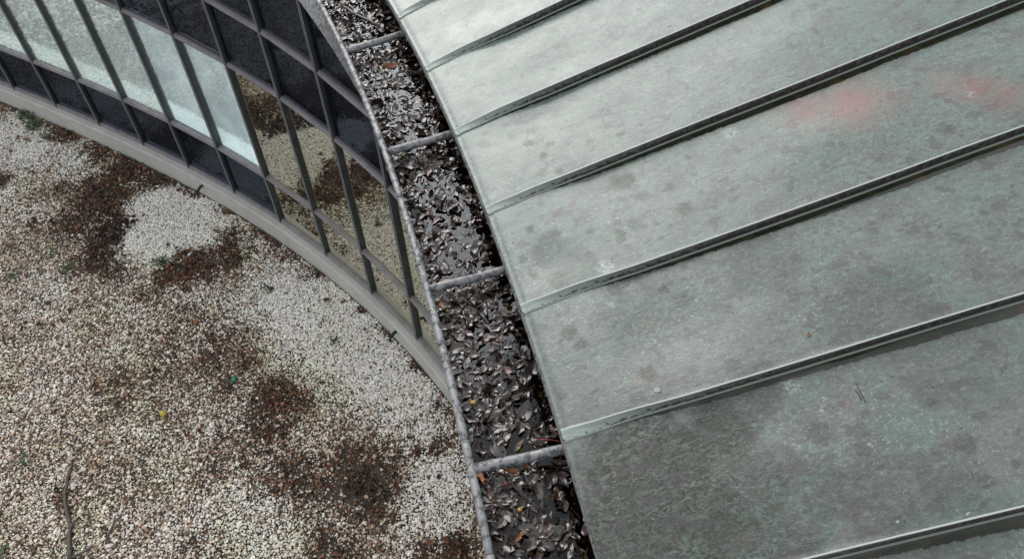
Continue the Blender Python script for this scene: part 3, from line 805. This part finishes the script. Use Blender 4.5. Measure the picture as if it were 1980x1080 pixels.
for j, (s, a, q, z) in enumerate(cands):
    me = random.choice(LM)
    tilt = .15 if random.random() < .75 else .7
    Rm = place_R(random.gauss(0, tilt), random.gauss(0, tilt), random.uniform(0, 6.28), s)
    p = gut(a, q, z)
    if j < 270:
        o = link_mesh('gutter_leaf', me)
        o.matrix_world = Matrix.Translation(Vector(p)) @ Rm
        b = min(6, max(2, bay(a))); lab = COLN[me.materials[0].name]
        wh = 'by the rim' if q < .13 else 'in mid channel' if q < .25 else 'by the roof edge'
        props(o, lab + ' ' + wh + ' ' + BAYLAB[b], 'leaf', lab.replace('leaf', 'leaves') + ' ' + wh + ' ' + BAYLAB[b])
    else:
        if me.name not in meV:
            meV[me.name] = (np.array([v.co[:] for v in me.vertices]), [tuple(f.vertices) for f in me.polygons])
        v, f = meV[me.name]
        R3 = np.array(Rm)[:3, :3]
        stuffV.append(v @ R3.T + p); stuffF += [tuple(i_+off for i_ in ff) for ff in f]
        stuffM += [{LEAF_BLACK.name: 0, LEAF_GREY.name: 1, LEAF_RED.name: 2}[me.materials[0].name]]*len(f); off += len(v)
o = mesh('small_leaves', np.concatenate(stuffV), stuffF, LEAF_BLACK, None, True)
o.data.materials.append(LEAF_GREY); o.data.materials.append(LEAF_RED)
o.data.polygons.foreach_set('material_index', stuffM)
props(o, 'mass of small wet leaf scraps matted together all along the gutter', 'leaf litter', None, 'stuff')
# stems and fine twigs, seeds: uncountable
SV, SF, off = [], [], 0
for i in range(420):
    a = random.uniform(a_lo, a_hi); q = random.uniform(.035, .40); L = random.uniform(.02, .085)
    h = max(float(silt(np.array(a), np.array(q-.026))), WL) + random.uniform(.0, .016)
    p = gut(a, q, h); th = random.uniform(0, 6.28); cu = random.uniform(-1.4, 1.4)
    path = []; dx = L/5
    for s_ in range(6):
        path.append(p.copy()); th += cu*.35; p = p + np.array([math.cos(th)*dx, math.sin(th)*dx, random.uniform(-.002, .003)])
    v, f = tube(path, np.linspace(.0013, .0007, 6), 4)
    SV.append(v); SF += [tuple(x+off for x in ff) for ff in f]; off += len(v)
for i in range(520):
    a = random.uniform(a_lo, a_hi); q = random.uniform(.035, .40)
    h = max(float(silt(np.array(a), np.array(q-.026))), WL) + random.uniform(.0, .008)
    p = gut(a, q, h); r_ = random.uniform(.0022, .0055)
    v, f = tube([p+np.array([0, 0, -r_]), p+np.array([0, 0, -r_*.6]), p+np.array([r_*.2, 0, 0]), p+np.array([0, 0, r_*.6]), p+np.array([0, 0, r_])], [r_*.3, r_*.8, r_, r_*.75, r_*.25], 7)
    SV.append(v); SF += [tuple(x+off for x in ff) for ff in f]; off += len(v)
props(mesh('stems_and_seeds', np.concatenate(SV), SF, SEED_DARK, None, True), 'dark leaf stems, thin twigs and seeds strewn through the wet gutter leaves', 'plant debris', None, 'stuff')

def gz(px, py, lift=.02):
    p = at(px, py, ZG-.06); a = math.atan2(p[1]-GC[1], p[0]-GC[0]); q = math.hypot(p[0]-GC[0], p[1]-GC[1])-RGO-float(rg(a))
    z = max(float(silt(np.array(a), np.array(q-.026))), WL)+lift
    return at(px, py, z)
def special_leaf(px, py, L, W, rz, mat, label, curl=.5, cup=.6, tilt=(0, 0), lift=.02, z=None, lobes=0, name='fallen_leaf', wave=.6):
    me = leaf_mesh(name, L, W, curl, cup, wave, mat, 11, 7, True, lobes)
    p = gz(px, py, lift) if z is None else at(px, py, z)
    o = link_mesh(name, me); o.matrix_world = Matrix.Translation(Vector(p)) @ place_R(tilt[0], tilt[1], rz, 1)
    return props(o, label, 'leaf')
special_leaf(755, 130, .125, .036, .45, LEAF_ORANGE, 'long curled orange brown leaf lying on the debris just below the uppermost bracket tube', .45, .7, (.2, .1), .045)
special_leaf(738, 139, .022, .016, 1, LEAF_GREEN, 'small bright green leaf tip touching the long orange leaf in the gutter', .3, .3, (0, .2), .04)
special_leaf(781, 298, .026, .016, .3, LEAF_GREEN, 'small yellow green leaf just under the second bracket tube from the top', .3, .3, (0, .1), .035)
special_leaf(774, 362, .022, .015, 2.8, LEAF_GREEN, 'small yellow green leaf by the gutter rim, lower of the two in that bay', .3, .2, (0, 0), .035)
special_leaf(928, 921, .052, .026, 1.9, LEAF_ORANGE, 'torn bright orange leaf standing against the rim just under the fourth bracket tube', .2, .3, (.5, .2), .05)
special_leaf(992, 912, .050, .024, .1, LEAF_ORANGE, 'curled orange brown leaf under the middle of the fourth bracket tube', .9, .9, (.1, 0), .03)
special_leaf(1015, 898, .022, .022, .7, LEAF_ORANGE, 'small tan leaf scrap touching the underside of the fourth bracket tube', .4, .5, (.2, 0), .045)
special_leaf(1004, 1036, .055, .014, .9, LEAF_ORANGE, 'narrow ragged orange leaf in the lowest gutter stretch', .4, .5, (.2, 0), .03, lobes=4)
special_leaf(853, 590, .034, .020, 1.9, LEAF_ORANGE, 'small orange leaf against the rim under the third bracket tube', .4, .5, (.3, 0), .04)
special_leaf(872, 575, .045, .020, .9, LEAF_RED, 'narrow red brown leaf sticking up under the third bracket tube', .4, .8, (.6, 0), .04)
special_leaf(755, 312, .020, .016, .9, LEAF_ORANGE, 'small ochre leaf at the rim end of the second bracket tube', .4, .5, (.2, 0), .045)
special_leaf(790, 320, .085, .050, .7, LEAF_GREY, 'broad pinkish grey leaf under the left end of the second bracket tube', .3, .4, (.1, .1), .03, lobes=2)
special_leaf(1028, 715, .100, .060, 1.0, LEAF_GREY, 'large grey leaf with folded lobes above the fourth bracket tube', .5, .8, (.2, .1), .03, lobes=3)
special_leaf(1010, 760, .090, .050, .55, LEAF_BLACK, 'large black curled leaf beside the large grey lobed leaf', -.6, .9, (.3, .1), .03, lobes=2)
special_leaf(1030, 925, .055, .034, .5, LEAF_GREY, 'pointed oval grey leaf with visible veins under the fourth bracket tube', .2, .5, (.1, .1), .03)
special_leaf(1078, 955, .055, .034, 2.0, LEAF_RED, 'upright reddish oval leaf near the roof edge below the fourth bracket tube', .2, .5, (.3, .1), .035)
special_leaf(1068, 925, .055, .034, 1.2, LEAF_GREY, 'tall veined grey leaf near the right end of the fourth bracket tube', .3, .6, (.4, .1), .03)
special_leaf(1028, 1050, .062, .034, 1.1, LEAF_GREY, 'smooth brownish leaf near the bottom edge of the view', .2, .4, (.1, 0), .03)
special_leaf(1055, 1055, .060, .040, .1, LEAF_BLACK, 'round dark leaf at the bottom edge of the view', .2, .2, (0, 0), .025)
special_leaf(945, 955, .050, .020, 1.6, LEAF_RED, 'narrow red brown leaf beside the rim in the lowest gutter stretch', .4, .9, (.3, 0), .035)
special_leaf(965, 850, .050, .030, 1.5, LEAF_BLACK, 'flat oval dark leaf with a midrib just above the fourth bracket tube', .1, .2, (0, 0), .025)
special_leaf(935, 600, .050, .030, .8, LEAF_GREY, 'pinkish leaf under the middle of the third bracket tube', .3, .4, (.1, .2), .03)
special_leaf(905, 440, .040, .024, .2, LEAF_GREY, 'shell shaped pale grey leaf floating in the second bay water', .3, .5, (.1, .2), .02)
# pebbles, berries and seeds one can pick out
def pebble(px, py, r, mat, label, cat, name, lift=.022, z=None, sq=(1, .8, .6), rz=0):
    bm = bmesh.new(); bmesh.ops.create_icosphere(bm, subdivisions=2, radius=r)
    for v in bm.verts: v.co += Vector(rng.normal(0, r*.07, 3))
    me = bpy.data.meshes.new(name); bm.to_mesh(me); bm.free(); me.materials.append(mat)
    me.polygons.foreach_set('use_smooth', [True]*len(me.polygons))
    p = gz(px, py, lift) if z is None else at(px, py, z)
    o = link_mesh(name, me); o.matrix_world = Matrix.Translation(Vector(p)) @ Matrix.Rotation(rz, 4, 'Z') @ Matrix.Diagonal((*sq, 1))
    return props(o, label, cat)
for px, py, r, m, lab, cat, nm in (
    (1009, 933, .0085, WHITE, 'white pebble beside the veined grey leaf under the fourth bracket tube', 'pebble', 'pebble'),
    (978, 933, .007, RED, 'pink red berry left of the white pebble under the fourth bracket tube', 'berry', 'berry'),
    (1005, 984, .009, SEED, 'ochre yellow seed in the lowest gutter stretch', 'seed', 'seed'),
    (1022, 976, .005, WHITE, 'tiny white pebble right of the ochre seed', 'pebble', 'pebble'),
    (911, 611, .007, WHITE, 'white flake in the upper middle of the bay below the third bracket tube', 'pebble', 'pebble'),
    (911, 628, .006, WHITE, 'white flake just below another white flake in the bay below the third bracket tube', 'pebble', 'pebble'),
    (894, 682, .007, WHITE, 'white flake near the rim, halfway between the third and fourth bracket tubes', 'pebble', 'pebble'),
    (909, 757, .006, WHITE, 'white flake near the rim in the lower half of the fourth bay', 'pebble', 'pebble'),
    (966, 744, .007, WHITE, 'white flake on the veined leaf in the middle of the fourth bay', 'pebble', 'pebble'),
    (915, 777, .012, SEED, 'round brown nut by the rim above the fourth bracket tube', 'nut', 'nut'),
    (865, 600, .005, LEAF_GREEN, 'yellow green speck by the rim under the third bracket tube', 'seed', 'seed'),
    (1003, 866, .007, LEAF_GREEN, 'yellow green curled husk above the middle of the fourth bracket tube', 'seed husk', 'seed_husk'),
    (826, 350, .006, RED, 'tiny red berry in the bay below the second bracket tube', 'berry', 'berry'),
    (813, 397, .008, WHITE, 'white flake on the water in the middle of the third bay', 'pebble', 'pebble'),
    (836, 520, .009, WHITE, 'white flake on open water just above the third bracket tube', 'pebble', 'pebble'),
    (823, 254, .007, WHITE, 'white pebble just above the second bracket tube', 'pebble', 'pebble'),
    (874, 308, .013, WHITE, 'grey white snail shell near the roof edge below the second bracket tube', 'shell', 'snail_shell'),
    (970, 911, .010, WHITE, 'grey seed pod against the fourth bracket tube', 'seed pod', 'seed_pod')):
    pebble(px, py, r, m, lab, cat, nm)
def twig(name, paths, radii, mat, label, z=None, lift=.02, cat='twig'):
    Vs, Fs, off = [], [], 0
    for pth, rd in zip(paths, radii):
        pts = []
        for i, (x, y) in enumerate(pth):
            p = gz(x, y, lift) if z is None else at(x, y, z + (.004*math.sin(i*2.1)))
            pts.append(p)
        # refine
        P2 = []
        for i in range(len(pts)-1):
            for t in (0, .5): P2.append(pts[i]*(1-t)+pts[i+1]*t + (rng.normal(0, rd*.25, 3) if t else 0))
        P2.append(pts[-1])
        if z is None:
            zs = np.array([p[2] for p in P2]); zs = np.linspace(zs.max(), zs.max()-.004, len(zs))
            for p, zz in zip(P2, zs): p[2] = zz
        v, f = tube(P2, np.linspace(rd, rd*.55, len(P2)), 8, .08); Vs.append(v); Fs += [tuple(x+off for x in ff) for ff in f]; off += len(v)
    return props(mesh(name, np.concatenate(Vs), Fs, mat, None, True), label, cat)
twig('forked_twig', [[(665, 14), (676, 20), (690, 28), (712, 38), (735, 49)], [(655, 26), (668, 26), (682, 24)]], [.009, .005], BARK_GREY, 'forked grey stick on the debris in the gutter above the uppermost bracket tube')
twig('thin_twig', [[(985, 925), (998, 945), (1015, 957), (1035, 975), (1042, 982)], [(1018, 1005), (1022, 975), (1025, 955)]], [.0025, .002], BARK, 'thin bent dark twig below the fourth bracket tube')
twig('thin_twig', [[(968, 660), (972, 690), (968, 730), (970, 810)]], [.0018], BARK_GREY, 'long straight leaf stalk in the middle of the fourth bay')
twig('thin_twig', [[(1045, 685), (1030, 705), (1020, 740)], [(1008, 688), (1016, 700), (1022, 712)]], [.0025, .002], BARK_GREY, 'pale curved twig by the roof edge above the large grey lobed leaf')
twig('thin_twig', [[(1040, 848), (1065, 849), (1094, 853)]], [.0022], RED, 'reddish stalk lying along the upper side of the fourth bracket tube')
twig('thin_twig', [[(1022, 858), (1050, 850), (1075, 838), (1090, 832)]], [.003], BARK, 'dark twig running to the roof edge above the reddish stalk')
twig('thin_twig', [[(888, 360), (905, 372), (918, 392), (924, 400)]], [.0022], BARK_GREY, 'pale curved stalk near the roof edge in the bay below the second bracket tube')
twig('twig_stub', [[(952, 663), (962, 666), (978, 666)]], [.007], BARK_GREY, 'short stubby piece of stick in the bay below the third bracket tube')

# ------------------------------------------------------------------ things lying on the court floor
pebble(453, 733, .030, GREEN, 'small green ball on the gravel', 'ball', 'ball', z=.04, sq=(1, 1, 1))
pebble(316, 799, .030, YELLOW, 'small dull yellow ball on the gravel', 'ball', 'ball', z=.04, sq=(1, 1, 1))
pebble(393, 327, .022, WHITE, 'white stone lying on the ledge in front of the dark pane', 'stone', 'stone', z=HK+.012, sq=(1.4, .7, .5), rz=-.6)
twig('fallen_branch', [[(135, 1085), (134, 1050), (136, 1020), (129, 985), (125, 955), (130, 925), (139, 893)], [(137, 1020), (143, 1008), (151, 1000)], [(136, 1078), (158, 1068), (180, 1054)]],
     [.022, .016, .014], BARK, 'long dark fallen branch with two side shoots on the gravel', .03, cat='branch')
twig('fallen_branch', [[(207, 1042), (215, 1022), (224, 1005), (236, 992)]], [.011], BARK, 'short bent dark stick right of the long fallen branch', .03, cat='branch')
twig('fallen_twig', [[(262, 872), (272, 868), (288, 866)]], [.006], BARK, 'tiny dark twig below the yellow ball', .03)
for px, py, L, rz, lab in ((180, 357, .09, .3, 'pale orange lobed leaf on the brown litter, largest of the orange leaves'), (153, 437, .055, 1.2, 'bright orange leaf on the dark litter patch, lower left of it'),
    (158, 420, .045, .2, 'small orange leaf just above another one on the dark litter patch'), (143, 252, .07, .5, 'orange leaf in the litter beside the kerb near the weeds'),
    (370, 481, .065, 2.1, 'salmon coloured leaf at the edge of the white chippings'), (197, 484, .06, .8, 'reddish leaf at the foot of the dark litter patch'), (213, 445, .045, .1, 'small red brown leaf in the darkest litter'),
    (52, 270, .08, .2, 'rust coloured leaf clump on white gravel left of the weeds'), (348, 368, .07, .2, 'tan leaf against the kerb at the tip of the white chippings'), (445, 738, .075, .5, 'brown leaf touching the green ball'),
    (211, 328, .05, .9, 'light tan leaf in the litter band nearer the kerb'), (632, 580, .08, 1.2, 'brown leaf clump alone on pale gravel')):
    special_leaf(px, py, L, L*.75, rz, LEAF_ORANGE if 'brown' not in lab and 'tan' not in lab else LEAF_RED, lab, .3, .4, (.1, .1), z=.035, lobes=3)
def weed(px, py, R, n, label):
    p = at(px, py, .01)
    root = empty('weed', p, label=label, cat='weed', group='green weeds in the gravel')
    Vs, Fs, off = [], [], 0
    for i in range(n):
        th = random.uniform(0, 6.28); d = R*math.sqrt(random.random()); c = np.array([math.cos(th)*d, math.sin(th)*d, random.uniform(.01, .05+R*.25)])
        L = random.uniform(.018, .038); ang = random.uniform(0, 6.28); up = random.uniform(-.2, .7)
        ax = np.array([math.cos(ang)*math.cos(up), math.sin(ang)*math.cos(up), math.sin(up)]); sd_ = np.array([-math.sin(ang), math.cos(ang), random.uniform(-.3, .3)])
        v = [c, c+ax*L*.35+sd_*L*.3, c+ax*L*.8+sd_*L*.26, c+ax*L, c+ax*L*.8-sd_*L*.26, c+ax*L*.35-sd_*L*.3, c+ax*L*.5-np.array([0, 0, .15*L])]
        Vs.append(v); Fs += [(off, off+1, off+6), (off+1, off+2, off+6), (off+2, off+3, off+6), (off+3, off+4, off+6), (off+4, off+5, off+6), (off+5, off, off+6)]; off += 7
    mesh('foliage', np.concatenate(Vs), Fs, WEED, root)
    v, f = tube([(0, 0, -.005), (.004, 0, .02), (0, .004, .045)], [.003, .0025, .0015], 5); mesh('stem', v, f, WEED, root)
for px, py, R, n, lab in ((55, 225, .11, 150, 'bushy green weed beside the kerb at the left, nearest the picture edge'), (68, 245, .10, 130, 'green weed patch just below the bushy weed beside the kerb'), (92, 268, .06, 45, 'low green weed at the end of the weed patch by the kerb'),
    (128, 522, .09, 60, 'flat green weed in open gravel left of the dark litter'), (310, 512, .06, 35, 'bright green seedling with pointed leaves below the white chippings'), (322, 506, .04, 18, 'tiny green seedling right beside the pointed one'),
    (28, 538, .07, 40, 'small dark green weed near the left edge of the gravel'), (100, 490, .07, 28, 'sparse yellow green weed above the flat one'), (516, 563, .05, 26, 'small weed on pale gravel below the kerb middle'),
    (648, 660, .045, 24, 'tiny olive weed in the palest gravel'), (47, 893, .07, 26, 'thin green weed left of the long fallen branch'), (8, 1068, .06, 30, 'green weed in the bottom left corner'), (122, 372, .03, 12, 'tiny weed at the top of the litter patch'),
    (230, 366, .04, 14, 'dark green ivy leaf tuft amid the litter near the white chippings')):
    weed(px, py, R, n, lab)

# ------------------------------------------------------------------ bits lying on the roof
def on_roof(px, py, lift=0):
    p = at(px, py, 4.0)
    for _ in range(5):
        a = math.atan2(p[1]-GC[1], p[0]-GC[0]); rr_ = math.hypot(p[0]-GC[0], p[1]-GC[1])-RE-float(rg(a))
        p = at(px, py, float(roofz(np.array(a), np.array(rr_)))+lift)
    return p
def fleck(px, py, r, mat, label, name, cat, n=11, irr=.25, h=.0006):
    c = on_roof(px, py, .0008); an = np.arange(n)/n*2*math.pi; rr_ = r*(1+rng.normal(0, irr, n))
    nrm = np.array([SL, 0.05, 0])
    ring = np.stack([rr_*np.cos(an), rr_*np.sin(an), rr_*np.cos(an)*SL], -1)
    V = np.concatenate([ring, ring*.8+[0, 0, h], [[0, 0, h*1.1]]]) + c
    F = [(i, (i+1) % n, n+(i+1) % n, n+i) for i in range(n)] + [(n+i, n+(i+1) % n, 2*n) for i in range(n)]
    return props(mesh(name, V, F, mat, None, True), label, cat)
fleck(1271, 753, .011, LICHEN, 'round pale lichen disc on the copper above the lowest full seam', 'lichen_spot', 'lichen', 14, .05)
for px, py, r, lab in ((1737, 1009, .010, 'white bird dropping on the lowest pan, left of two'), (1873, 992, .010, 'white bird dropping by the lowest seam, right of two'), (1412, 258, .012, 'white streaky bird dropping below the third visible seam'),
    (1239, 241, .011, 'white dropping in the middle of the second full pan'), (1294, 50, .010, 'white dropping close under a seam near the top of the view'), (1522, 748, .013, 'pale crusty dropping just under a seam, left of a smaller one'), (1545, 745, .008, 'smaller pale dropping right of the crusty one'),
    (901, 47, .007, 'small white dropping on the topmost wide pan'), (1912, 507, .005, 'tiny white speck on the right of the middle pan')):
    fleck(px, py, r*.62, LICHEN, lab, 'bird_dropping', 'bird dropping', 11, .4)
o = special_leaf(1565, 646, .016, .011, .5, LEAF_ORANGE, 'tiny orange leaf scrap alone on the copper', .4, .4, z=4.2); o.location = Vector(on_roof(1565, 646, .004))
def grass_blade(pts, label):
    P = [on_roof(x, y, .002) for x, y in pts]; v, f = tube(P, .0012, 5)
    props(mesh('pine_needle', v, f, BARK, None, True), label, 'needle')
grass_blade([(1655, 740), (1663, 756), (1674, 777)], 'right one of two dark needles lying on the copper')
grass_blade([(1654, 752), (1660, 762), (1667, 773)], 'shorter left one of two dark needles on the copper')
bpy.context.view_layer.update()
